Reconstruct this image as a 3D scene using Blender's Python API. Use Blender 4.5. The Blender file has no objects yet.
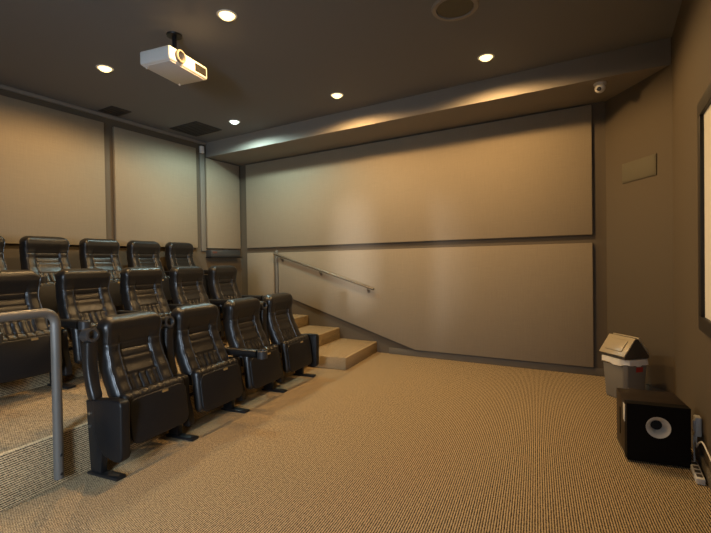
import bpy, bmesh, math, random
from mathutils import Vector, Matrix
random.seed(4)
C = bpy.context.scene.collection
R = math.radians
PI = math.pi

# ------------------------------------------------------------------ materials
def new_mat(name):
    m = bpy.data.materials.new(name); m.use_nodes = True
    nt = m.node_tree; b = nt.nodes['Principled BSDF']
    return m, nt, b

def simple(name, col, rough=.5, metal=0., spec=.5, bump=0., scale=200., var=0.):
    m, nt, b = new_mat(name)
    b.inputs['Base Color'].default_value = (*col, 1)
    b.inputs['Roughness'].default_value = rough
    b.inputs['Metallic'].default_value = metal
    b.inputs['Specular IOR Level'].default_value = spec
    if bump or var:
        tc = nt.nodes.new('ShaderNodeTexCoord')
        n = nt.nodes.new('ShaderNodeTexNoise'); n.inputs['Scale'].default_value = scale
        n.inputs['Detail'].default_value = 3
        nt.links.new(tc.outputs['Object'], n.inputs['Vector'])
        if bump:
            bp = nt.nodes.new('ShaderNodeBump'); bp.inputs['Strength'].default_value = bump
            bp.inputs['Distance'].default_value = .002
            nt.links.new(n.outputs['Fac'], bp.inputs['Height'])
            nt.links.new(bp.outputs['Normal'], b.inputs['Normal'])
        if var:
            mx = nt.nodes.new('ShaderNodeMixRGB')
            mx.inputs[1].default_value = (*[c*(1-var) for c in col], 1)
            mx.inputs[2].default_value = (*[min(1, c*(1+var)) for c in col], 1)
            nt.links.new(n.outputs['Fac'], mx.inputs[0])
            nt.links.new(mx.outputs[0], b.inputs['Base Color'])
    return m

def emit(name, col, s):
    m, nt, b = new_mat(name)
    b.inputs['Base Color'].default_value = (.8, .8, .8, 1)
    b.inputs['Emission Color'].default_value = (*col, 1)
    b.inputs['Emission Strength'].default_value = s
    return m

TH = R(7.7)                                     # the seating, the steps and the carpet ribs are turned a little from the walls
def carpet_mat():
    m, nt, b = new_mat('ribbed_carpet')
    N, L = nt.nodes.new, nt.links.new
    tc = N('ShaderNodeTexCoord')
    rot = N('ShaderNodeMapping'); rot.inputs['Rotation'].default_value = (0, 0, -TH)
    L(tc.outputs['Object'], rot.inputs['Vector'])
    sep = N('ShaderNodeSeparateXYZ'); L(rot.outputs[0], sep.inputs[0])
    add = N('ShaderNodeMath'); add.operation = 'ADD'
    L(sep.outputs['X'], add.inputs[0]); L(sep.outputs['Z'], add.inputs[1])
    nz = N('ShaderNodeTexNoise'); nz.inputs['Scale'].default_value = 60; nz.inputs['Detail'].default_value = 2
    L(rot.outputs[0], nz.inputs['Vector'])
    mul = N('ShaderNodeMath'); mul.operation = 'MULTIPLY_ADD'
    L(nz.outputs['Fac'], mul.inputs[0]); mul.inputs[1].default_value = .005; L(add.outputs[0], mul.inputs[2])
    fr = N('ShaderNodeMath'); fr.operation = 'MULTIPLY'; L(mul.outputs[0], fr.inputs[0]); fr.inputs[1].default_value = 2*PI/.0125
    si = N('ShaderNodeMath'); si.operation = 'SINE'; L(fr.outputs[0], si.inputs[0])
    # loops along each rib, every second rib shifted
    hy = N('ShaderNodeMath'); hy.operation = 'MULTIPLY'; L(sep.outputs['Y'], hy.inputs[0]); hy.inputs[1].default_value = 2*PI/.0115
    hx = N('ShaderNodeMath'); hx.operation = 'MULTIPLY_ADD'; L(fr.outputs[0], hx.inputs[0]); hx.inputs[1].default_value = .5; L(hy.outputs[0], hx.inputs[2])
    sy = N('ShaderNodeMath'); sy.operation = 'SINE'; L(hx.outputs[0], sy.inputs[0])
    cb = N('ShaderNodeMath'); cb.operation = 'MULTIPLY_ADD'; L(sy.outputs[0], cb.inputs[0]); cb.inputs[1].default_value = .28; L(si.outputs[0], cb.inputs[2])
    sp = N('ShaderNodeTexNoise'); sp.inputs['Scale'].default_value = 230; sp.inputs['Detail'].default_value = 2
    L(rot.outputs[0], sp.inputs['Vector'])
    sq = N('ShaderNodeTexNoise'); sq.inputs['Scale'].default_value = 75; sq.inputs['Detail'].default_value = 1
    L(rot.outputs[0], sq.inputs['Vector'])
    s1 = N('ShaderNodeMath'); s1.operation = 'MULTIPLY_ADD'; L(sq.outputs['Fac'], s1.inputs[0]); s1.inputs[1].default_value = 2.0; L(cb.outputs[0], s1.inputs[2])
    s2 = N('ShaderNodeMath'); s2.operation = 'MULTIPLY_ADD'; L(sp.outputs['Fac'], s2.inputs[0]); s2.inputs[1].default_value = 1.6; L(s1.outputs[0], s2.inputs[2])
    mr = N('ShaderNodeMapRange'); L(s2.outputs[0], mr.inputs[0])
    mr.inputs[1].default_value = .85; mr.inputs[2].default_value = 2.8
    ramp = N('ShaderNodeValToRGB'); L(mr.outputs[0], ramp.inputs[0])
    e = ramp.color_ramp.elements
    e[0].position = 0; e[0].color = CARPET_DARK; e[1].position = 1; e[1].color = CARPET_LIGHT
    L(ramp.outputs[0], b.inputs['Base Color'])
    b.inputs['Roughness'].default_value = .95; b.inputs['Specular IOR Level'].default_value = .1
    bp = N('ShaderNodeBump'); bp.inputs['Strength'].default_value = .5; bp.inputs['Distance'].default_value = .004
    L(mr.outputs[0], bp.inputs['Height']); L(bp.outputs['Normal'], b.inputs['Normal'])
    return m
CARPET_DARK = (.028, .02, .012, 1); CARPET_LIGHT = (.64, .48, .275, 1)

def fabric_mat(name, col):
    m, nt, b = new_mat(name)
    N, L = nt.nodes.new, nt.links.new
    tc = N('ShaderNodeTexCoord')
    hs = []
    for ax, sc in ((0, (6, 6, 420)), (1, (420, 420, 6))):
        mp = N('ShaderNodeMapping'); mp.inputs['Scale'].default_value = sc
        L(tc.outputs['Object'], mp.inputs[0])
        n = N('ShaderNodeTexNoise'); n.inputs['Scale'].default_value = 1; n.inputs['Detail'].default_value = 2
        L(mp.outputs[0], n.inputs['Vector']); hs.append(n)
    a = N('ShaderNodeMath'); a.operation = 'ADD'; L(hs[0].outputs['Fac'], a.inputs[0]); L(hs[1].outputs['Fac'], a.inputs[1])
    mr = N('ShaderNodeMapRange'); L(a.outputs[0], mr.inputs[0]); mr.inputs[1].default_value = .6; mr.inputs[2].default_value = 1.4
    mx = N('ShaderNodeMixRGB'); L(mr.outputs[0], mx.inputs[0])
    mx.inputs[1].default_value = (*[c*.88 for c in col], 1); mx.inputs[2].default_value = (*[c*1.1 for c in col], 1)
    L(mx.outputs[0], b.inputs['Base Color'])
    b.inputs['Roughness'].default_value = .9; b.inputs['Specular IOR Level'].default_value = .15
    bp = N('ShaderNodeBump'); bp.inputs['Strength'].default_value = .25; bp.inputs['Distance'].default_value = .001
    L(a.outputs[0], bp.inputs['Height']); L(bp.outputs['Normal'], b.inputs['Normal'])
    return m

def leather_mat():
    m, nt, b = new_mat('black_leather')
    N, L = nt.nodes.new, nt.links.new
    tc = N('ShaderNodeTexCoord')
    v = N('ShaderNodeTexVoronoi'); v.inputs['Scale'].default_value = 260
    n = N('ShaderNodeTexNoise'); n.inputs['Scale'].default_value = 14; n.inputs['Detail'].default_value = 3
    L(tc.outputs['Object'], v.inputs['Vector']); L(tc.outputs['Object'], n.inputs['Vector'])
    b.inputs['Base Color'].default_value = (.008, .0075, .0075, 1)
    mr = N('ShaderNodeMapRange'); L(n.outputs['Fac'], mr.inputs[0]); mr.inputs[3].default_value = .31; mr.inputs[4].default_value = .45
    L(mr.outputs[0], b.inputs['Roughness'])
    b.inputs['Specular IOR Level'].default_value = .5
    a = N('ShaderNodeMath'); a.operation = 'MULTIPLY_ADD'; L(n.outputs['Fac'], a.inputs[0]); a.inputs[1].default_value = 3.; L(v.outputs['Distance'], a.inputs[2])
    bp = N('ShaderNodeBump'); bp.inputs['Strength'].default_value = .2; bp.inputs['Distance'].default_value = .0015
    L(a.outputs[0], bp.inputs['Height']); L(bp.outputs['Normal'], b.inputs['Normal'])
    return m

M = dict(
    wall=simple('taupe_paint', (.098, .076, .050), .75, bump=.15, scale=90, var=.04),
    skirt=simple('grey_paint', (.13, .112, .086), .7, bump=.1, scale=120),
    ceil=simple('dark_ceiling_paint', (.165, .168, .178), .85, bump=.15, scale=90),
    soffit=simple('soffit_paint', (.215, .193, .165), .75, bump=.1, scale=90),
    panel=fabric_mat('beige_fabric', (.275, .228, .162)),
    carpet=carpet_mat(),
    leather=leather_mat(),
    piping=simple('leather_piping', (.035, .033, .032), .32),
    plastic=simple('black_plastic', (.008, .008, .009), .42, spec=.3, bump=.2, scale=700),
    ringplastic=simple('dark_grey_plastic', (.03, .03, .031), .4),
    blackmetal=simple('black_enamel', (.01, .01, .011), .35, spec=.35),
    boltmetal=simple('bolt_steel', (.5, .5, .5), .3, 1.),
    brass=simple('brass_plate', (.75, .6, .32), .35, .9),
    rail=simple('grey_enamel', (.115, .108, .098), .42, .3),
    bronze=simple('brushed_bronze', (.20, .165, .12), .42, .7),
    white=simple('white_plastic', (.68, .67, .64), .4),
    offwhite=simple('offwhite_plastic', (.62, .61, .6), .5),
    vent=simple('dark_vent_metal', (.04, .036, .033), .7),
    grille=simple('olive_grille', (.11, .098, .066), .8, bump=.4, scale=600),
    frame=simple('black_frame', (.012, .009, .007), .5),
    screen=simple('screen_fabric', (.8, .79, .74), .9),
    binbody=simple('grey_bin_plastic', (.19, .18, .165), .5, bump=.15, scale=300),
    binlid=simple('tan_bin_plastic', (.42, .35, .23), .33, bump=.1, scale=200),
    bindark=simple('dark_bin_plastic', (.06, .05, .04), .5),
    bag=simple('white_bag_film', (.8, .79, .76), .3, bump=.6, scale=60),
    dullred=simple('dull_red_label', (.12, .05, .04), .5),
    strip=simple('light_grey_paint', (.17, .152, .125), .7),
    red=simple('red_label', (.42, .03, .02), .5),
    subwood=simple('dark_wood_veneer', (.012, .006, .004), .42, bump=.15, scale=80),
    subblack=simple('black_baffle', (.004, .003, .0025), .75, spec=.15),
    port=simple('grey_port_plastic', (.62, .6, .55), .4),
    darkvoid=simple('port_inside', (.006, .006, .006), .8),
    cable=simple('white_cable', (.75, .73, .68), .45),
    glass=simple('lens_glass', (.02, .02, .03), .08, spec=.8),
    lensring=simple('tan_lens_ring', (.26, .22, .17), .4),
    rimgrey=simple('grey_speaker_rim', (.24, .22, .2), .6),
    steelbox=simple('equipment_steel', (.12, .13, .14), .35, .7),
    warm=emit('warm_lamp', (1, .72, .31), 1.6), cool=emit('cool_lamp', (.80, 1, .90), 1.6),
)

# ------------------------------------------------------------------ mesh helpers
class MB:
    def __init__(s): s.b = bmesh.new()
    def merge(s, t, mat=None):
        if mat is not None: bmesh.ops.transform(t, matrix=mat, verts=t.verts)
        me = bpy.data.meshes.new('tmp'); t.to_mesh(me); t.free(); s.b.from_mesh(me); bpy.data.meshes.remove(me)
        return s
    def box(s, lo, hi, bev=0., seg=2, mat=None):
        t = bmesh.new(); bmesh.ops.create_cube(t, size=1)
        for v in t.verts:
            v.co = Vector([lo[i] + (v.co[i]+.5)*(hi[i]-lo[i]) for i in range(3)])
        if bev: bmesh.ops.bevel(t, geom=t.edges[:], offset=bev, segments=seg, profile=.5, affect='EDGES')
        return s.merge(t, mat)
    def prism(s, pts, a, b, axis='z', bev=0., seg=2, mat=None):
        """polygon pts extruded from a to b along axis (x: pts are (y,z); y: (x,z); z: (x,y))"""
        def P(p, h): return {'x': (h, p[0], p[1]), 'y': (p[0], h, p[1]), 'z': (p[0], p[1], h)}[axis]
        t = bmesh.new()
        A = [t.verts.new(P(p, a)) for p in pts]; B = [t.verts.new(P(p, b)) for p in pts]
        n = len(pts)
        t.faces.new(A); t.faces.new(B[::-1])
        for i in range(n): t.faces.new((A[i], B[i], B[(i+1) % n], A[(i+1) % n]))
        bmesh.ops.recalc_face_normals(t, faces=t.faces)
        if bev: bmesh.ops.bevel(t, geom=t.edges[:], offset=bev, segments=seg, profile=.5, affect='EDGES')
        return s.merge(t, mat)
    def tube(s, pts, r, n=12, rad=None, mat=None, cap=True):
        pts = [Vector(p) for p in pts]; t = bmesh.new(); rings = []
        up = None
        for i, p in enumerate(pts):
            d = (pts[min(i+1, len(pts)-1)] - pts[max(i-1, 0)]).normalized()
            if up is None:
                up = Vector((0, 0, 1)) if abs(d.z) < .9 else Vector((1, 0, 0))
            u = d.cross(up).normalized(); w = u.cross(d).normalized(); up = w
            rr = rad[i] if rad else r
            rings.append([t.verts.new(p + rr*(math.cos(2*PI*k/n)*u + math.sin(2*PI*k/n)*w)) for k in range(n)])
        for a, b in zip(rings, rings[1:]):
            for k in range(n): t.faces.new((a[k], a[(k+1) % n], b[(k+1) % n], b[k]))
        if cap: t.faces.new(rings[0][::-1]); t.faces.new(rings[-1])
        bmesh.ops.recalc_face_normals(t, faces=t.faces)
        return s.merge(t, mat)
    def lathe(s, prof, n=32, mat=None, close=False):
        """profile (r,z) turned about z; close joins last ring to first"""
        t = bmesh.new(); rings = []
        for r, z in prof:
            if r < 1e-6: rings.append([t.verts.new((0, 0, z))])
            else: rings.append([t.verts.new((r*math.cos(2*PI*k/n), r*math.sin(2*PI*k/n), z)) for k in range(n)])
        pr = list(zip(rings, rings[1:])) + ([(rings[-1], rings[0])] if close else [])
        for a, b in pr:
            for k in range(n):
                k2 = (k+1) % n
                if len(a) == 1 and len(b) == 1: continue
                if len(a) == 1: t.faces.new((a[0], b[k2], b[k]))
                elif len(b) == 1: t.faces.new((a[k], a[k2], b[0]))
                else: t.faces.new((a[k], a[k2], b[k2], b[k]))
        bmesh.ops.recalc_face_normals(t, faces=t.faces)
        return s.merge(t, mat)
    def build(s, name, mat, parent=None, smooth=True, angle=35):
        me = bpy.data.meshes.new(name); s.b.to_mesh(me); s.b.free()
        me.materials.append(M[mat] if isinstance(mat, str) else mat)
        if smooth:
            me.polygons.foreach_set('use_smooth', [True]*len(me.polygons))
            me.set_sharp_from_angle(angle=R(angle))
        o = bpy.data.objects.new(name, me); C.objects.link(o)
        if parent is not None: o.parent = parent
        return o

def tag(o, label=None, cat=None, group=None, kind=None):
    if label: o['label'] = label
    if cat: o['category'] = cat
    if group: o['group'] = group
    if kind: o['kind'] = kind
    return o
def empty(name, loc=(0, 0, 0), rz=0.):
    o = bpy.data.objects.new(name, None); C.objects.link(o)
    o.empty_display_size = .1
    o.location = loc; o.rotation_euler = (0, 0, rz); return o
def origin_to(o, p):
    """move a mesh object's origin to p without moving its geometry"""
    o.data.transform(Matrix.Translation(-Vector(p))); o.location = p; return o
def struct(o): o['kind'] = 'structure'; return o

# ------------------------------------------------------------------ room numbers
XB, YS, ZC, ZS, YF = -5.495, 5.391, 3.217, 2.986, 4.668      # left wall, far wall, ceiling, soffit underside, soffit face
AX, AY = -.02, 5.391                                          # far wall / angled wall
XR, YC = .488, 4.66                                          # angled wall / screen wall corner
YN = -1.4                                                     # wall behind the camera
T = .12
T0 = Vector((-2.537, 1.487, 0))                               # toe of the first leg of the front row
EX = Vector((math.cos(TH), math.sin(TH), 0)); EY = Vector((-math.sin(TH), math.cos(TH), 0))
def W(lx, ly, z=0): return T0 + lx*EX + ly*EY + Vector((0, 0, z))
def ly_wall(lx, y=YS): return (y - T0.y - lx*math.sin(TH))/math.cos(TH)
def lx_wall(ly, x=XB): return (x - T0.x + ly*math.sin(TH))/math.cos(TH)

# ------------------------------------------------------------------ shell
struct(MB().prism([(XB-T, YN-T), (XR+T, YN-T), (XR+T, YC+.05), (AX+.1, AY+T), (XB-T, AY+T)], -.1, 0).build('floor', 'carpet'))
struct(MB().prism([(XB-T, YN-T), (XR+T, YN-T), (XR+T, YC+.05), (AX+.1, AY+T), (XB-T, AY+T)], ZC, ZC+.1).build('ceiling', 'ceil'))
struct(MB().box((XB-T, YN, 0), (XB, YS, ZC)).build('wall_left', 'wall'))
struct(MB().box((XB-T, YS, 0), (AX, YS+T, ZC)).build('wall_far', 'wall'))
ad = Vector((XR-AX, YC-AY, 0)).normalized(); an = Vector((-ad.y, ad.x, 0))
if an.dot(Vector((1, 1, 0))) < 0: an = -an                    # points out of the room
def A2(s, o=0.): p = Vector((AX, AY, 0)) + ad*s + an*o; return (p.x, p.y)
AL = math.hypot(XR-AX, YC-AY)
struct(MB().prism([A2(0), A2(AL), A2(AL, T), A2(0, T)], 0, ZC).build('wall_angled', 'wall'))
struct(MB().box((XR, YN, 0), (XR+T, YC, ZC)).build('wall_right', 'wall'))
# wall behind the camera with unseen openings added to let the cool light in
D0, D1, DH = -1.35, -.45, 2.1
w = MB(); w.box((D1, YN-T, 0), (XR+T, YN, ZC)); w.box((D0, YN-T, DH), (D1, YN, ZC))
G0, G1 = -2.45, -2.15                                           # unseen slit added to shape a pale band on the far wall
w.box((G1, YN-T, 0), (D0, YN, ZC)); w.box((XB-T, YN-T, 0), (G0, YN, ZC)); w.box((G0, YN-T, 0), (G1, YN, .95)); w.box((G0, YN-T, 2.15), (G1, YN, ZC))
struct(w.build('wall_near', 'wall'))
# soffit along the far wall, running out on the angled wall
fx = AX + (YF-AY)/(YC-AY)*(XR-AX)
struct(MB().prism([(XB, YF), (fx, YF), (AX, YS), (XB, YS)], ZS, ZC).build('ceiling_soffit', 'soffit'))
# cornice on the left wall
struct(MB().box((XB, YN, ZC-.045), (XB+.03, YF, ZC), .006).build('trim_1', 'soffit'))
# baseboards
struct(MB().box((-2.66, YS-.018, 0), (AX-.005, YS, .085), .004).build('baseboard_far', 'skirt'))
struct(MB().prism([A2(.01), A2(AL-.01), A2(AL-.01, -.016), A2(.01, -.016)], 0, .085, bev=.003).build('baseboard_angled', 'skirt'))
struct(MB().box((XR-.014, YN, 0), (XR, YC-.03, .085), .004).build('baseboard_right', 'skirt'))

# carpeted seating tiers and aisle steps
P1, P2, S1, S3 = .312, .652, .155, .47
RX1, RX2 = -.30, -1.45
AY0 = 2.815
def q(lx, ly): p = W(lx, ly); return (p.x, p.y)
def tierback(ly): return (lx_wall(ly) + .002)
low = MB()
low.prism([q(RX1, -2.45), q(RX1, AY0), q(-.41, AY0), q(-.41, ly_wall(-.41)-.002), q(RX2, ly_wall(RX2)-.002), q(RX2, -2.45)], 0, P1, bev=.012)
struct(low.build('seating_platform', 'carpet'))
hi = MB()
yb = ly_wall(-2.9)
hi.prism([q(RX2, -2.45), q(RX2, ly_wall(RX2)-.002), (XB+.002, YS-.002), q(tierback(-2.45), -2.45)], 0, P2, bev=.012)
struct(hi.build('seating_platform', 'carpet'))
struct(MB().prism([q(.21, AY0), q(.21, ly_wall(.21)-.002), q(-.41, ly_wall(-.41)-.002), q(-.41, AY0)], 0, S1, bev=.014).build('stair_step', 'carpet'))
struct(MB().prism([q(-.985, 3.03), q(-.985, ly_wall(-.985)-.002), q(RX2, ly_wall(RX2)-.002), q(RX2, 3.03)], P1, S3, bev=.014).build('stair_step', 'carpet'))

# ------------------------------------------------------------------ wall panels
PT = .045
def panel(pts, axis, a, b, label):
    o = MB().prism(pts, a, b, axis, bev=.008).build('acoustic_panel', 'panel')
    vs = [v.co for v in o.data.vertices]
    origin_to(o, [sum(v[i] for v in vs)/len(vs) for i in range(3)])
    tag(o, label, 'wall panel', 'fabric wall panels'); return o
ya, yb_ = YS-PT, YS-.001
panel([(-5.312, 1.553), (-.15, 1.553), (-.15, 2.968), (-5.312, 2.968)], 'y', ya, yb_, 'long beige fabric wall panel directly below the soffit')
panel([(-5.312, .72), (-4.73, .72), (-4.73, 1.468), (-5.312, 1.468)], 'y', ya, yb_, 'narrow beige lower wall panel left of the handrail')
panel([(-4.625, .80), (-2.25, .092), (-.15, .092), (-.15, 1.462), (-4.625, 1.462)], 'y', ya, yb_, 'large beige lower wall panel with sloping bottom edge behind the handrail')
xa, xb = XB+.001, XB+PT
panel([(-.6, 1.545), (3.054, 1.545), (3.054, 3.097), (-.6, 3.097)], 'x', xa, xb, 'wide beige wall panel over the back row, cut by the left photo edge')
panel([(3.18, 1.545), (4.45, 1.545), (4.45, 3.082), (3.18, 3.082)], 'x', xa, xb, 'middle beige wall panel above the back row, beside a small white sensor')
panel([(4.64, 1.545), (5.34, 1.545), (5.34, 2.966), (4.64, 2.966)], 'x', xa, xb, 'narrow beige wall panel in the corner above the grey equipment box')
# slim conduit cover in the gap between the panels and corner strip
struct(MB().box((XB, 4.535, 1.5), (XB+.03, 4.62, 3.05), .004).build('trim_2', 'strip'))
struct(MB().box((-4.70, YS-.03, .75), (-4.655, YS, 1.5), .004).build('trim_3', 'strip'))

# ------------------------------------------------------------------ ceiling lights
LIGHTS = [(-2.522, 2.373, 0, 'warm ceiling downlight right of the projector at the top of the photo'),
          (-4.2, 2.374, 0, 'warm ceiling downlight left of the projector over the back row'),
          (-2.677, 4.164, 0, 'warm ceiling downlight beside the soffit, between the cool one and the rightmost'),
          (-.987, 4.156, 0, 'rightmost warm ceiling downlight beside the soffit'),
          (-4.343, 4.183, 1, 'cool white ceiling downlight beside the square air vent'),
          ]
SPOT = 62
for i, (x, y, cool, lab) in enumerate(LIGHTS):
    if lab:
        e = empty('ceiling_downlight', (x, y, ZC))
        tag(e, lab, 'ceiling light', 'recessed ceiling downlights')
        MB().lathe([(.06, -.001), (.062, -.006), (.074, -.006), (.078, -.001)], 32, close=True).build('trim_ring', 'white', e)
        MB().lathe([(0, -.036), (.024, -.033), (.043, -.024), (.056, -.011), (.06, -.002)], 32).build('lamp', 'cool' if cool else 'warm', e)
    ld = bpy.data.lights.new('downlight_spot', 'SPOT')
    ld.energy = SPOT*(.85 if cool else 1); ld.spot_size = R(172); ld.spot_blend = .35; ld.shadow_soft_size = .045
    ld.color = (.72, 1., .96) if cool else (1., .61, .25)
    lo = bpy.data.objects.new('downlight_spot', ld); C.objects.link(lo)
    lo.location = (x, y, ZC-.055)
# cool lamp added outside the guessed doorway for the seats and floor
ld = bpy.data.lights.new('added_cool_fill', 'AREA'); ld.shape = 'RECTANGLE'; ld.size = 1.3; ld.size_y = 1.9
ld.energy = 290; ld.color = (.68, .83, 1.)
lo = bpy.data.objects.new('added_cool_fill', ld); C.objects.link(lo)
lo.location = (-.1, YN-T-.66, 1.75); lo.rotation_euler = (R(58), 0, R(28))

# distant spot added to throw the pale band through the slit
sd_ = bpy.data.lights.new('added_band_spot', 'SPOT'); sd_.energy = 7500; sd_.spot_size = R(7); sd_.spot_blend = .2; sd_.shadow_soft_size = .75; sd_.color = (.9, .93, 1.)
so = bpy.data.objects.new('added_band_spot', sd_); C.objects.link(so)
src = Vector((-.63, -14, 1.72)); so.location = src
so.rotation_euler = (Vector((-2.3, YN, 1.45))-src).to_track_quat('-Z', 'Y').to_euler()

# ------------------------------------------------------------------ ceiling fittings
e = empty('ceiling_air_vent', (-5.03, 4.11, ZC)); tag(e, 'dark square ceiling air vent beside the cool downlight', 'air vent')
MB().box((-.28, -.225, -.012), (.28, .225, -.001), .004).build('vent_frame', 'vent', e)
sl = MB()
for k in range(9): sl.box((-.245, -.19+.0475*k-.006, -.022), (.245, -.19+.0475*k+.016, -.013), .002)
sl.build('louvre', 'vent', e)
e = empty('ceiling_air_vent', (-5.27, 3.09, ZC)); tag(e, 'smaller dark ceiling vent where the ceiling meets the left wall', 'air vent')
MB().box((-.15, -.125, -.010), (.15, .125, -.001), .004).build('vent_frame', 'vent', e)
sl = MB()
for k in range(6): sl.box((-.12, -.1+.036*k-.006, -.018), (.12, -.1+.036*k+.012, -.011), .002)
sl.build('louvre', 'vent', e)
e = empty('ceiling_speaker', (-.99, 3.215, ZC)); tag(e, 'round flush ceiling speaker at the top edge of the photo', 'speaker')
MB().lathe([(.138, -.001), (.14, -.014), (.168, -.014), (.178, -.001)], 48, close=True).build('rim', 'rimgrey', e)
MB().lathe([(0, -.006), (.137, -.004)], 48).build('grille', 'grille', e)

# projector
e = empty('ceiling_projector', (-3.115, 2.345, ZC), R(10)); tag(e, 'white projector hanging from the ceiling above the back rows', 'projector')
hz = 2.9 - ZC
MB().box((-.155, -.222, hz), (.155, .222, hz+.112), .018, 3).build('body', 'white', e)
MB().box((-.14, -.2, hz-.006), (.14, .2, hz+.01), .005).build('underside', 'offwhite', e)
Y90 = Matrix.Rotation(R(90), 4, 'Y')
ln = MB().lathe([(.031, 0), (.051, 0), (.051, .022), (.046, .027), (.038, .027), (.031, .008)], 36,
                mat=Matrix.Translation((.15, -.112, hz+.060)) @ Y90, close=True).build('lens_ring', 'lensring', e)
MB().lathe([(0, .014), (.018, .012), (.031, .006)], 32, mat=Matrix.Translation((.15, -.112, hz+.060)) @ Y90).build('lens', 'glass', ln)
g = MB().box((.150, .062, hz+.02), (.1575, .198, hz+.088), .003).build('front_grille', 'darkvoid', e)
gs = MB()
for k in range(6): gs.box((.157, .08, hz+.030+.0095*k), (.160, .19, hz+.032+.0095*k))
gs.build('grille_slat', 'bindark', g)
for sx, sy in ((-.12, -.18), (-.12, .18)):
    MB().lathe([(0, -.014), (.007, -.014), (.008, 0), (0, 0)], 16, mat=Matrix.Translation((sx, sy, hz-.004))).build('foot', 'offwhite', e)
MB().lathe([(0, -.014), (.06, -.014), (.064, -.001), (0, -.001)], 32).build('ceiling_plate', 'blackmetal', e)
MB().tube([(0, 0, -.01), (0, 0, hz+.118)], .018, 16).build('mount_pole', 'blackmetal', e)
mb = MB(); mb.box((-.09, -.05, hz+.108), (.09, .05, hz+.122), .003)
for sx in (-1, 1): mb.box((sx*.085-.012, -.11, hz+.106), (sx*.085+.012, .11, hz+.114), .002)
mb.build('mount_bracket', 'blackmetal', e)

# dome camera under the soffit
e = empty('security_camera', (-.06, 4.80, ZS)); tag(e, 'small white dome security camera under the right end of the soffit', 'camera')
MB().lathe([(0, -.022), (.05, -.022), (.056, -.012), (.056, -.001), (0, -.001)], 32).build('base', 'white', e)
dm = MB(); t_ = bmesh.new(); bmesh.ops.create_uvsphere(t_, u_segments=32, v_segments=20, radius=.047); dm.merge(t_, Matrix.Translation((0, 0, -.046)))
dm.build('camera_ball', 'white', e)
look = Vector((-.18, -.8, -.42)).normalized()
rotm = Vector((0, 0, 1)).rotation_difference(look).to_matrix().to_4x4()
MB().lathe([(0, .049), (.018, .048), (.021, .04), (0, .04)], 24, mat=Matrix.Translation((0, 0, -.046)) @ rotm).build('lens', 'glass', e)

# white sensor on the left wall
e = empty('motion_sensor', (XB+.03, 4.55, 3.025)); tag(e, 'small white sensor box on the left wall, high beside the soffit end', 'sensor')
MB().box((0, -.032, 0), (.045, .032, .105), .008).build('housing', 'white', e)
MB().box((.041, -.022, .015), (.048, .022, .05), .003).build('window', 'offwhite', e)

# in-wall speaker grille on the angled wall
e = empty('wall_speaker', (*A2(.49, -.001), 2.15), math.atan2(ad.y, ad.x)); tag(e, 'rectangular olive grille set in the angled wall above the bin', 'speaker')
sg = -1 if (Matrix.Rotation(math.atan2(ad.y, ad.x), 3, 'Z') @ Vector((0, 1, 0))).dot(an) > 0 else 1
MB().box((-.225, min(0, sg*.010), -.098), (.225, max(0, sg*.010), .098), .003).build('frame', 'grille', e)
MB().box((-.212, min(sg*.010, sg*.013), -.086), (.212, max(sg*.010, sg*.013), .086), .002).build('grille', 'grille', e)

# equipment box on the left wall
e = empty('equipment_box', (XB+PT+.002, 4.945, 1.412)); tag(e, 'dark grey equipment box on the left wall, under the narrow panel', 'equipment box')
MB().box((-PT, -.31, .0), (.075, .31, .105), .006).build('case', 'steelbox', e)
MB().box((.075, -.29, .02), (.081, .29, .09), .004).build('front_cover', 'steelbox', e)
MB().box((-PT, -.32, -.022), (.09, .32, -.001), .003).build('shelf', 'blackmetal', e)
MB().box((.081, -.285, .05), (.0835, -.2, .08), .001).build('label', 'dullred', e)
MB().lathe([(0, .028), (.05, .027), (.075, .016), (.08, .001), (0, .001)], 28, mat=Matrix.Translation((.0, .05, .104)) @ Matrix.Scale(.6, 4)).build('beacon', 'blackmetal', e)

# ------------------------------------------------------------------ handrail on the far wall
e = empty('wall_handrail', (-3.75, YS-PT, 1.2)); tag(e, 'bronze metal handrail sloping down the far wall above the steps', 'handrail')
h0, h1 = Vector((-4.66, 5.295, 1.44)), Vector((-2.846, 5.295, .905)); o0 = Vector(e.location)
dr = (h1-h0).normalized()
MB().tube([h0-o0, h1-o0], .019, 16).build('rail', 'bronze', e)
for t in (.075, .49, .945):
    p = h0.lerp(h1, t); br = MB()
    br.tube([p+Vector((0, 0, -.012))-o0, p+Vector((0, .004, -.045))-o0, p+Vector((0, .03, -.062))-o0, Vector((p.x, YS-PT-.004, p.z-.066))-o0], .008, 10)
    br.lathe([(0, 0), (.026, 0), (.026, .005), (0, .006)], 20, mat=Matrix.Translation(Vector((p.x, YS-PT-.001, p.z-.066))-o0) @ Matrix.Rotation(R(90), 4, 'X'))
    br.build('bracket', 'bronze', e)

# ------------------------------------------------------------------ guard rail in front of the second row
bl = W(-.268, -.205)
e = empty('guard_rail', bl, TH); tag(e, 'grey tubular guard rail fixed to the front of the seating platform', 'handrail')
rr = .026; top = 1.035; bend = .07
pts = [(0, 0, .06)]
for k in range(0, 9):
    a = R(90)*k/8; pts.append((0, -bend+bend*math.cos(a), top-bend+bend*math.sin(a)))
pts += [(0, -1.5+bend, top)]
for k in range(0, 9):
    a = R(90)*k/8; pts.append((0, -1.5+bend-bend*math.sin(a), top-bend+bend*math.cos(a)))
pts += [(0, -1.5, .06)]
MB().tube(pts, rr, 20).build('rail', 'rail', e)
for yy in (0, -1.5):
    for z in (.09, .20):
        MB().lathe([(0, .003), (.007, .002), (.009, 0), (0, -.004)], 12, mat=Matrix.Translation((rr, yy, z)) @ Y90).build('bolt', 'blackmetal', e)

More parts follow.
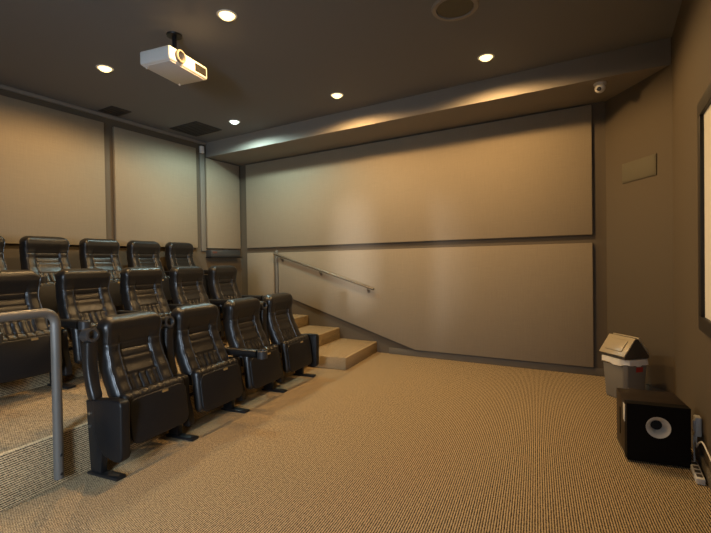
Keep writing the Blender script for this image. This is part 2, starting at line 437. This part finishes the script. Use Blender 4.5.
# ------------------------------------------------------------------ cinema chair
PITCH = .6125
def gauss(v, c, s): return math.exp(-((v-c)/s)**2)
def lerp_tab(tab, z):
    for (a, va), (b, vb) in zip(tab, tab[1:]):
        if z <= b:
            t = min(1, max(0, (z-a)/(b-a))); t = t*t*(3-2*t)*.5 + t*.5
            return va + (vb-va)*t
    return tab[-1][1]
# front surface of the backrest along the middle and half width against height
FRONT = [(.36, -.085), (.48, -.140), (.56, -.178), (.65, -.220), (.74, -.247), (.80, -.245), (.88, -.228), (.94, -.232), (.965, -.248)]
HALF = [(.36, .215), (.48, .234), (.60, .232), (.70, .222), (.76, .218), (.82, .224), (.90, .230), (.962, .222)]
CY = .306
Z0, Z1 = .37, .962
def front_x(y, z):
    h = lerp_tab(HALF, z); u = abs(y)/h
    x = lerp_tab(FRONT, z)
    # side wings stand proud below the neck, headrest curves forward at its sides
    wing = 1/(1+math.exp(-(abs(y)-.128)/.010))
    low = 1/(1+math.exp((z-.80)/.015))
    x += .020*wing*low
    x += (.014*(u**2))*(1-low)
    # seams
    if abs(y) < .125:
        for zs in (.735, .685, .575): x -= .007*gauss(z, zs, .0055)*low
        if z < .575:
            for k in (-1.5, -.5, .5, 1.5):
                x -= .008*gauss(y, k*.055, .006)
            x += .006*abs(math.cos(PI*(y/.055)))
        elif z < .735:
            x += .005*(1-(abs(y)/.125)**2)
    x -= .010*gauss(abs(y), .115, .006)*low
    x -= .006*gauss(z, .785, .006)
    # round over the outer edges
    ed = max(0, (u-.80)/.20); x -= .045*(1-math.sqrt(max(0, 1-min(1, ed)**2)))
    tz = max(0, (z-(Z1-.05))/.05); x -= .05*(1-math.sqrt(max(0, 1-min(1, tz)**2)))
    return x
def back_grid():
    t = bmesh.new(); ny, nz = 58, 76
    F, B = [], []
    for j in range(nz+1):
        z = Z0 + (Z1-Z0)*(1-(1-j/nz)**1.25)
        rowF, rowB = [], []
        for i in range(ny+1):
            s = -1+2*i/ny; u = math.copysign(1-(1-abs(s))**1.12, s)
            h = lerp_tab(HALF, z)
            tz = max(0, (z-(Z1-.07))/.07)
            h -= .07*(1-math.sqrt(max(0, 1-min(1, tz)**2)))      # rounded top corners
            y = u*h
            rowF.append(t.verts.new((front_x(u*lerp_tab(HALF, z), z), y, z)))
            e_ = max(0, (abs(u)-.8)/.2)
            xb = lerp_tab(FRONT, z) - .105 + .03*(1-math.sqrt(max(0, 1-min(1, e_)**2)))
            if z > Z1-.04: xb += .03*((z-(Z1-.04))/.04)**2
            rowB.append(t.verts.new((xb, y, z)))
        F.append(rowF); B.append(rowB)
    for j in range(nz):
        for i in range(ny):
            t.faces.new((F[j][i], F[j][i+1], F[j+1][i+1], F[j+1][i]))
            t.faces.new((B[j][i+1], B[j][i], B[j+1][i], B[j+1][i+1]))
        t.faces.new((F[j][0], F[j+1][0], B[j+1][0], B[j][0]))
        t.faces.new((F[j+1][ny], F[j][ny], B[j][ny], B[j+1][ny]))
    for i in range(ny):
        t.faces.new((F[nz][i], F[nz][i+1], B[nz][i+1], B[nz][i]))
        t.faces.new((F[0][i+1], F[0][i], B[0][i], B[0][i+1]))
    bmesh.ops.recalc_face_normals(t, faces=t.faces)
    return t
TY = Matrix.Translation((0, CY, 0))
def rounded_rect(w, h, r, n=6):
    pts = []
    for cx, cy, a0 in ((w/2-r, h/2-r, 0), (-w/2+r, h/2-r, 90), (-w/2+r, -h/2+r, 180), (w/2-r, -h/2+r, 270)):
        for k in range(n+1):
            a = R(a0+90*k/n); pts.append((cx+r*math.cos(a), cy+r*math.sin(a)))
    return pts

def armrest_parts(parent, raised, y):
    """a padded arm with a cup holder at its end, hinged at the backrest"""
    # built lowered, hinge at the origin, pointing +x; raised: turned up about the hinge
    L_ = .395
    if raised:
        mtx = Matrix.Translation((-.225, y, .475)) @ Matrix.Rotation(R(-97), 4, 'Y')
    else:
        mtx = Matrix.Translation((-.235, y, .52)) @ Matrix.Rotation(R(0), 4, 'Y')
    a = MB()
    n = 22; secs = []
    t = bmesh.new()
    for i in range(n+1):
        s = i/n; x = -.02 + s*(L_-.03)
        zc = .0 + (.022*math.sin(PI*s) if raised else .004*math.sin(PI*s))
        wy = .036 + .004*s; hz_ = .036 - .004*math.sin(PI*s)
        if s < .08: k = math.sqrt(max(0, 1-(1-s/.08)**2))*.9+.1; wy *= k; hz_ *= k
        ring = []
        for kk in range(20):
            an_ = 2*PI*kk/20; cs, sn = math.cos(an_), math.sin(an_)
            ring.append(t.verts.new((x, wy*math.copysign(abs(cs)**.6, cs), zc + hz_*math.copysign(abs(sn)**.6, sn))))
        secs.append(ring)
    for p_, q_ in zip(secs, secs[1:]):
        for kk in range(20): t.faces.new((p_[kk], p_[(kk+1) % 20], q_[(kk+1) % 20], q_[kk]))
    t.faces.new(secs[0][::-1]); t.faces.new(secs[-1])
    bmesh.ops.recalc_face_normals(t, faces=t.faces)
    a.merge(t, mtx)
    arm = a.build('armrest', 'leather', parent)
    zt = .034
    prof = [(.026, -.03), (.026, zt-.006), (.029, zt), (.037, zt), (.044, zt-.007), (.044, -.034), (.03, -.036)]
    MB().lathe(prof, 28, mat=mtx @ Matrix.Translation((L_-.005, 0, 0)), close=True).build('cup_holder', 'ringplastic', arm)
    return arm
def standard(parent, y, end):
    """floor foot, upright and side housing between two seats"""
    leg = MB()
    leg.prism([(-.255, .012), (-.165, .012), (-.125, .46), (-.285, .46)], y-.022, y+.022, 'y', bev=.004)
    lg = leg.build('leg', 'blackmetal', parent)
    for z in (.30, .38):
        MB().lathe([(0, .006), (.008, .005), (.010, 0), (0, -.002)], 12,
                   mat=Matrix.Translation((-.256, y-.022, z)) @ Matrix.Rotation(R(90), 4, 'X')).build('bolt', 'boltmetal', lg)
    MB().box((-.275, y-.034, .001), (-.012, y+.034, .02), .006).build('foot', 'blackmetal', parent)
    wy = .034 if end else .030
    pts = [(-.215, .47), (-.10, .485), (.010, .487), (.030, .478), (.038, .455), (.034, .20), (.030, .135), (.016, .118), (-.03, .112), (-.12, .135), (-.165, .18), (-.205, .28)]
    if not end: pts = [(-.235, .47), (-.15, .475), (-.105, .47), (-.09, .455), (-.08, .30), (-.045, .18), (-.04, .11), (-.05, .10), (-.10, .10), (-.15, .16), (-.22, .27)]
    MB().prism(pts, y-wy-.0, y+wy, 'y', bev=.012, seg=3).build('side_panel', 'plastic', parent, angle=50)

def make_chair():
    e = empty('cinema_chair')
    bk = MB(); bk.merge(back_grid(), TY)
    back = bk.build('backrest', 'leather', e, angle=70)
    for s in (-1, 1):
        p = MB(); zs = [.44+.012*k for k in range(29)]
        p.tube([(front_x(s*.128, z)+.001, CY+s*(.128+.0*z), z) for z in zs], .0035, 8); p.build('piping', 'piping', back)
    for s in (-1, 1):
        p = MB(); zs = [.40+.013*k for k in range(39)]
        p.tube([(front_x(s*lerp_tab(HALF, z)*.93, z)+.002, CY+s*lerp_tab(HALF, z)*.93, z) for z in zs], .0035, 8); p.build('piping', 'piping', back)
    sh = MB(); sh.prism(rounded_rect(.40, .50, .06), -.013, .0, 'x', bev=.004,
        mat=Matrix.Translation((-.262, CY, .61)) @ Matrix.Rotation(R(-17), 4, 'Y'))
    sh.build('back_shell', 'plastic', back)
    # tipped-up seat
    tilt = Matrix.Translation((-.058, CY-.006, .335)) @ Matrix.Rotation(R(-7), 4, 'Y')
    c = MB(); t = bmesh.new(); bmesh.ops.create_cube(t, size=1)
    for v in t.verts: v.co = Vector((v.co.x*.085, v.co.y*.50, v.co.z*.325))
    bmesh.ops.bevel(t, geom=t.edges[:], offset=.040, segments=6, profile=.5, affect='EDGES')
    bmesh.ops.subdivide_edges(t, edges=[e_ for e_ in t.edges if abs((e_.verts[0].co-e_.verts[1].co).y) > .3], cuts=60)
    for v in t.verts:
        if v.co.z > .09:
            g = sum(gauss(v.co.y, k*.062, .007) for k in range(-3, 4))
            v.co.z -= .009*g*min(1, (v.co.z-.09)/.05); v.co.x *= 1-.12*g*min(1, (v.co.z-.09)/.05)
    c.merge(t, tilt)
    seat = c.build('seat', 'leather', e, angle=60)
    s_ = MB(); s_.prism(rounded_rect(.47, .285, .06), .0, .020, 'x', bev=.009, seg=3, mat=tilt @ Matrix.Translation((.033, 0, -.024)))
    s_.build('seat_shell', 'plastic', seat)
    MB().prism(rounded_rect(.05, .016, .003, 3), 0, .002, 'x', mat=tilt @ Matrix.Translation((.0555, .045, .103))).build('number_plate', 'brass', seat)
    MB().tube([(-.13, CY-.26, .30), (-.13, CY+.26, .30)], .014, 12).build('hinge_bar', 'blackmetal', seat)
    return e

def copy_tree(o, parent=None):
    c = o.copy(); C.objects.link(c)
    if parent is not None: c.parent = parent
    for ch in list(KIDS.get(o.name, ())): copy_tree(ch, c)
    return c
proto = make_chair()
def hang(kind, raised, y, end):
    """standard and armrest as loose prototypes under a holder"""
# three sets of side parts, kept as mesh data and added per chair
def side_parts(e, y, end, arm):
    standard(e, y, end)
    if arm: armrest_parts(e, arm == 'up', y)

KIDS = {}
def index_kids():
    KIDS.clear()
    for o in bpy.data.objects:
        if o.parent: KIDS.setdefault(o.parent.name, []).append(o)
SIDE = {}
def side_set(end, arm, y):
    """first use builds, later uses copy"""
    k = (end, arm, y)
    if k not in SIDE:
        h = empty('holder'); side_parts(h, y, end, arm); SIDE[k] = h
    return SIDE[k]

ROWS = [
    # lx, first ly, floor, arms per standard, labels
    (0, 0, .0, ['up', 'up', 'down', 'up', None], [
        'black leather cinema chair nearest the camera, front row, first from the left',
        'black leather cinema chair in the front row, second from the left',
        'black leather cinema chair in the front row, third from the left, beside a lowered armrest',
        'black leather cinema chair at the end of the front row, beside the carpeted steps']),
    (-1.13, -.155, P1, ['down']*6, [
        'black leather cinema chair behind the grey guard rail, cut by the left photo edge',
        'black leather cinema chair in the middle row, just right of the guard rail',
        'black leather cinema chair, third from the left in the middle row',
        'black leather cinema chair, fourth from the left in the middle row',
        'black leather cinema chair at the right end of the middle row, by the far wall']),
    (-2.15, .14, P2, ['down']*6, [
        'black leather cinema chair in the back row, mostly cut by the left photo edge',
        'black leather cinema chair in the back row, second from the left',
        'black leather cinema chair in the back row, third from the left',
        'black leather cinema chair in the back row, fourth from the left',
        'black leather cinema chair at the right end of the back row']),
]
GN = ['front row cinema chairs', 'middle row cinema chairs', 'back row cinema chairs']
# prototypes of the side parts
protos = {}
for key in ((True, 'up'), (False, 'up'), (False, 'down'), (True, 'down'), (True, None)):
    h = empty('holder'); side_parts(h, 0, *key); protos[key] = h
index_kids()
def add_sides(chair, key, y):
    for o in KIDS[protos[key].name]:
        c = o.copy(); C.objects.link(c); c.parent = chair; c.location = (0, y, 0)
        for s in KIDS.get(o.name, ()):
            d = s.copy(); C.objects.link(d); d.parent = c
for (lx, ly, z, arms, labels), gname in zip(ROWS, GN):
    n = len(labels)
    for i, lab in enumerate(labels):
        ch = copy_tree(proto)
        ch.location = W(lx, ly + i*PITCH, z); ch.rotation_euler = (0, 0, TH)
        tag(ch, lab, 'chair', gname)
        add_sides(ch, (i == 0, arms[i]), 0)
        if i == n-1: add_sides(ch, (True, arms[n]), PITCH)
# drop the prototypes
def drop(o):
    for c in KIDS.get(o.name, []): drop(c)
    bpy.data.objects.remove(o)
for h in list(protos.values()): drop(h)
drop(proto)

# ------------------------------------------------------------------ projection screen
e = empty('projection_screen', (XR, 2.075, 1.52)); tag(e, 'white projection screen in a black frame on the right wall', 'screen')
x0 = XR-.028
yl, yh, zl, zh, bw = .98, 3.248, .862, 2.20, .082
oo = Vector(e.location)
fr = MB()
for lo_, hi_ in (((x0, yl, zh-bw), (XR-.001, yh, zh)), ((x0, yl, zl), (XR-.001, yh, zl+bw)),
                 ((x0, yl, zl+bw), (XR-.001, yl+bw, zh-bw)), ((x0, yh-bw, zl+bw), (XR-.001, yh, zh-bw))):
    fr.box(Vector(lo_)-oo, Vector(hi_)-oo, .003)
fr.build('frame', 'frame', e)
MB().box(Vector((XR-.009, yl+bw-.01, zl+bw-.01))-oo, Vector((XR-.003, yh-bw+.01, zh-bw+.01))-oo).build('screen_surface', 'screen', e)

# ------------------------------------------------------------------ swing-lid bin
e = empty('swing_bin', (.118, 4.68, 0), R(43)); tag(e, 'small grey swing-lid bin with a white liner against the angled wall', 'bin')
def taper(w0, d0, w1, d1, z0, z1, cham, bev=0.008):
    t = bmesh.new(); rings = []
    for w_, d_, z in ((w0, d0, z0), (w1, d1, z1)):
        x, y, c = w_/2, d_/2, cham
        rings.append([t.verts.new((a, b, z)) for a, b in ((x, -y+c), (x, y-c), (x-c, y), (-x+c, y), (-x, y-c), (-x, -y+c), (-x+c, -y), (x-c, -y))])
    n = 8
    t.faces.new(rings[0][::-1]); t.faces.new(rings[1])
    for k in range(n): t.faces.new((rings[0][k], rings[0][(k+1) % n], rings[1][(k+1) % n], rings[1][k]))
    bmesh.ops.recalc_face_normals(t, faces=t.faces)
    if bev: bmesh.ops.bevel(t, geom=t.edges[:], offset=bev, segments=2, profile=.5, affect='EDGES')
    return t
b_ = MB(); b_.merge(taper(.225, .25, .262, .285, .002, .35, .03)); b_.build('body', 'binbody', e)
bg = MB(); t = taper(.292, .315, .286, .308, .326, .378, .05, 0)
bmesh.ops.subdivide_edges(t, edges=t.edges[:], cuts=6, use_grid_fill=True)
for v in t.verts:
    d = math.hypot(v.co.x, v.co.y); a = math.atan2(v.co.y, v.co.x)
    if v.co.z < .335: v.co.z += .007*math.sin(a*5)+.004*math.sin(a*13)
    k = 1+.02*math.sin(a*11)+.012*math.sin(a*23+v.co.z*90); v.co.x *= k; v.co.y *= k
bg.merge(t); bg.build('liner_bag', 'bag', e, angle=70)
hd = MB()
hd.prism([(-.138, .380), (.138, .380), (.130, .405), (.013, .56), (-.013, .56), (-.130, .405)], -.142, .142, 'y', bev=.008)
hood = hd.build('lid', 'bindark', e)
sl_ = math.atan2(.155, .117)
for s in (-1, 1):
    fm = Matrix.Translation((s*.075, 0, .4865)) @ Matrix.Rotation(s*sl_, 4, 'Y')
    f = MB(); f.box((-.104, -.146, -.002), (.097, .146, .012), .005, mat=fm)
    fl = f.build('flap', 'binlid', hood)
    MB().box((-.062, -.095, .012), (.058, .095, .019), .005, mat=fm).build('raised_panel', 'binlid', fl)
LB = MB().box((-.012, -.141, .262), (.062, -.134, .308), .002).build('label', 'red', e)

# ------------------------------------------------------------------ subwoofer
SZ = R(8.5)
e = empty('subwoofer', (.091, 3.207, 0), SZ); tag(e, 'black cube subwoofer on the carpet below the screen', 'speaker')
sw, sd, sh_ = .335, .345, .374
MB().box((0, .062, .014), (sw, sd, sh_), .005).build('cabinet', 'subwood', e)
PCX, PCZ, PR = .168, .237, .064
bf = bmesh.new(); x0_, x1_, z0_, z1_ = 0., sw, .012, sh_-.002
angs = sorted([2*PI*k/64 for k in range(64)] + [math.atan2(z-PCZ, x-PCX) % (2*PI) for x in (x0_, x1_) for z in (z0_, z1_)])
def edge_pt(a):
    c, s2_ = math.cos(a), math.sin(a)
    tt = min([t for t in ((((x1_ if c > 0 else x0_)-PCX)/c) if abs(c) > 1e-9 else 9, (((z1_ if s2_ > 0 else z0_)-PCZ)/s2_) if abs(s2_) > 1e-9 else 9)])
    return PCX+c*tt, PCZ+s2_*tt
lp = [[bf.verts.new((x, y, z)) for (x, z) in [f(a) for a in angs]] for f, y in (
    (edge_pt, .0615), (edge_pt, -.004), (lambda a: (PCX+PR*math.cos(a), PCZ+PR*math.sin(a)), -.004), (lambda a: (PCX+PR*math.cos(a), PCZ+PR*math.sin(a)), .0615))]
for A_, B_ in zip(lp, lp[1:]):
    for k in range(len(angs)):
        k2 = (k+1) % len(angs); bf.faces.new((A_[k], A_[k2], B_[k2], B_[k]))
bmesh.ops.recalc_face_normals(bf, faces=bf.faces)
MB().merge(bf).build('front_baffle', 'subblack', e, angle=20)
X90 = Matrix.Rotation(R(90), 4, 'X')
pm = Matrix.Translation((PCX, -.004, PCZ)) @ X90
pr_ = MB().lathe([(.030, -.058), (.034, -.035), (.044, -.014), (.058, .001), (.066, .003), (.066, -.002), (.0625, -.006), (.0625, -.058)], 48, mat=pm, close=True).build('port_ring', 'port', e)
MB().lathe([(0, -.05), (.033, -.05)], 40, mat=pm).build('port_hole', 'darkvoid', pr_)
for sx in (.03, sw-.03):
    for sy in (.04, sd-.04):
        MB().lathe([(0, 0.001), (.017, 0.001), (.019, .015), (0, .015)], 20, mat=Matrix.Translation((sx, sy, 0))).build('foot', 'subblack', e)
MB().box((-.002, .05, .235), (.001, .105, .345), .0005).build('side_label', 'white', e)
MB().box((-.0025, .20, .10), (.001, .22, .28), .0005).build('control_strip', 'subblack', e)

# power board, plug and cables beside the subwoofer
e = empty('power_board', (.440, 3.19, .001), R(0)); tag(e, 'white power board on the carpet at the right wall', 'power board')
MB().box((-.022, -.13, 0), (.022, .13, .035), .006).build('case', 'white', e)
for k in range(4):
    MB().box((-.014, -.105+.058*k, .0345), (.014, -.068+.058*k, .037), .001).build('socket', 'bindark', e)
e = empty('power_adaptor', (XR-.001, 3.37, .24)); tag(e, 'white plug-in power adaptor on the wall behind the subwoofer', 'adaptor')
MB().box((-.034, -.035, -.06), (0, .035, .06), .008).build('case', 'white', e)
MB().box((-.04, -.02, -.03), (-.033, .02, .03), .003).build('cover', 'offwhite', e)
def smooth_path(P_, n=10):
    P_ = [Vector(p) for p in P_]; out = []
    for i in range(len(P_)-1):
        p0, p1, p2, p3 = P_[max(i-1, 0)], P_[i], P_[i+1], P_[min(i+2, len(P_)-1)]
        for k in range(n):
            t = k/n
            out.append(.5*((2*p1)+(-p0+p2)*t+(2*p0-5*p1+4*p2-p3)*t*t+(-p0+3*p1-3*p2+p3)*t**3))
    return out+[P_[-1]]
def cable(pts, r, mat, label):
    o = MB().tube(smooth_path(pts), r, 10).build('power_cable', mat); origin_to(o, pts[0]); tag(o, label, 'cable'); return o
cable([(.462, 3.36, .19), (.455, 3.31, .13), (.455, 3.23, .18), (.457, 3.12, .225), (.462, 3.0, .215), (.464, 2.86, .19), (.46, 2.78, .08), (.455, 2.74, .0045), (.45, 2.6, .0045)], .0045, 'cable', 'white cable looping from the adaptor along the right wall')
cable([(.462, 3.41, .19), (.455, 3.40, .13), (.446, 3.31, .06), (.445, 3.29, .042)], .004, 'cable', 'white cable dropping from the adaptor to the power board')

# ------------------------------------------------------------------ world, camera, view
wd = bpy.data.worlds.new('world'); bpy.context.scene.world = wd; wd.use_nodes = True
wd.node_tree.nodes['Background'].inputs[0].default_value = (.6, .7, .85, 1)
wd.node_tree.nodes['Background'].inputs[1].default_value = .3
cd = bpy.data.cameras.new('camera'); cam = bpy.data.objects.new('camera', cd); C.objects.link(cam)
ya_, pi_, ro_ = R(30.623), R(-.69), R(-.896)
f_ = Vector((-math.sin(ya_)*math.cos(pi_), math.cos(ya_)*math.cos(pi_), math.sin(pi_)))
r_ = Vector((math.cos(ya_), math.sin(ya_), 0)); u_ = r_.cross(f_)
r2 = math.cos(ro_)*r_ + math.sin(ro_)*u_; u2 = -math.sin(ro_)*r_ + math.cos(ro_)*u_
cam.matrix_world = Matrix(((r2.x, u2.x, -f_.x, 0), (r2.y, u2.y, -f_.y, 0), (r2.z, u2.z, -f_.z, 1.3), (0, 0, 0, 1)))
cd.sensor_width = 36; cd.lens = 427.9/711*36; cd.clip_start = .02
S = bpy.context.scene; S.camera = cam
S.view_settings.view_transform = 'Standard'; S.view_settings.look = 'None'
S.view_settings.exposure = 0.8; S.view_settings.gamma = 1; S.view_settings.use_curve_mapping = False
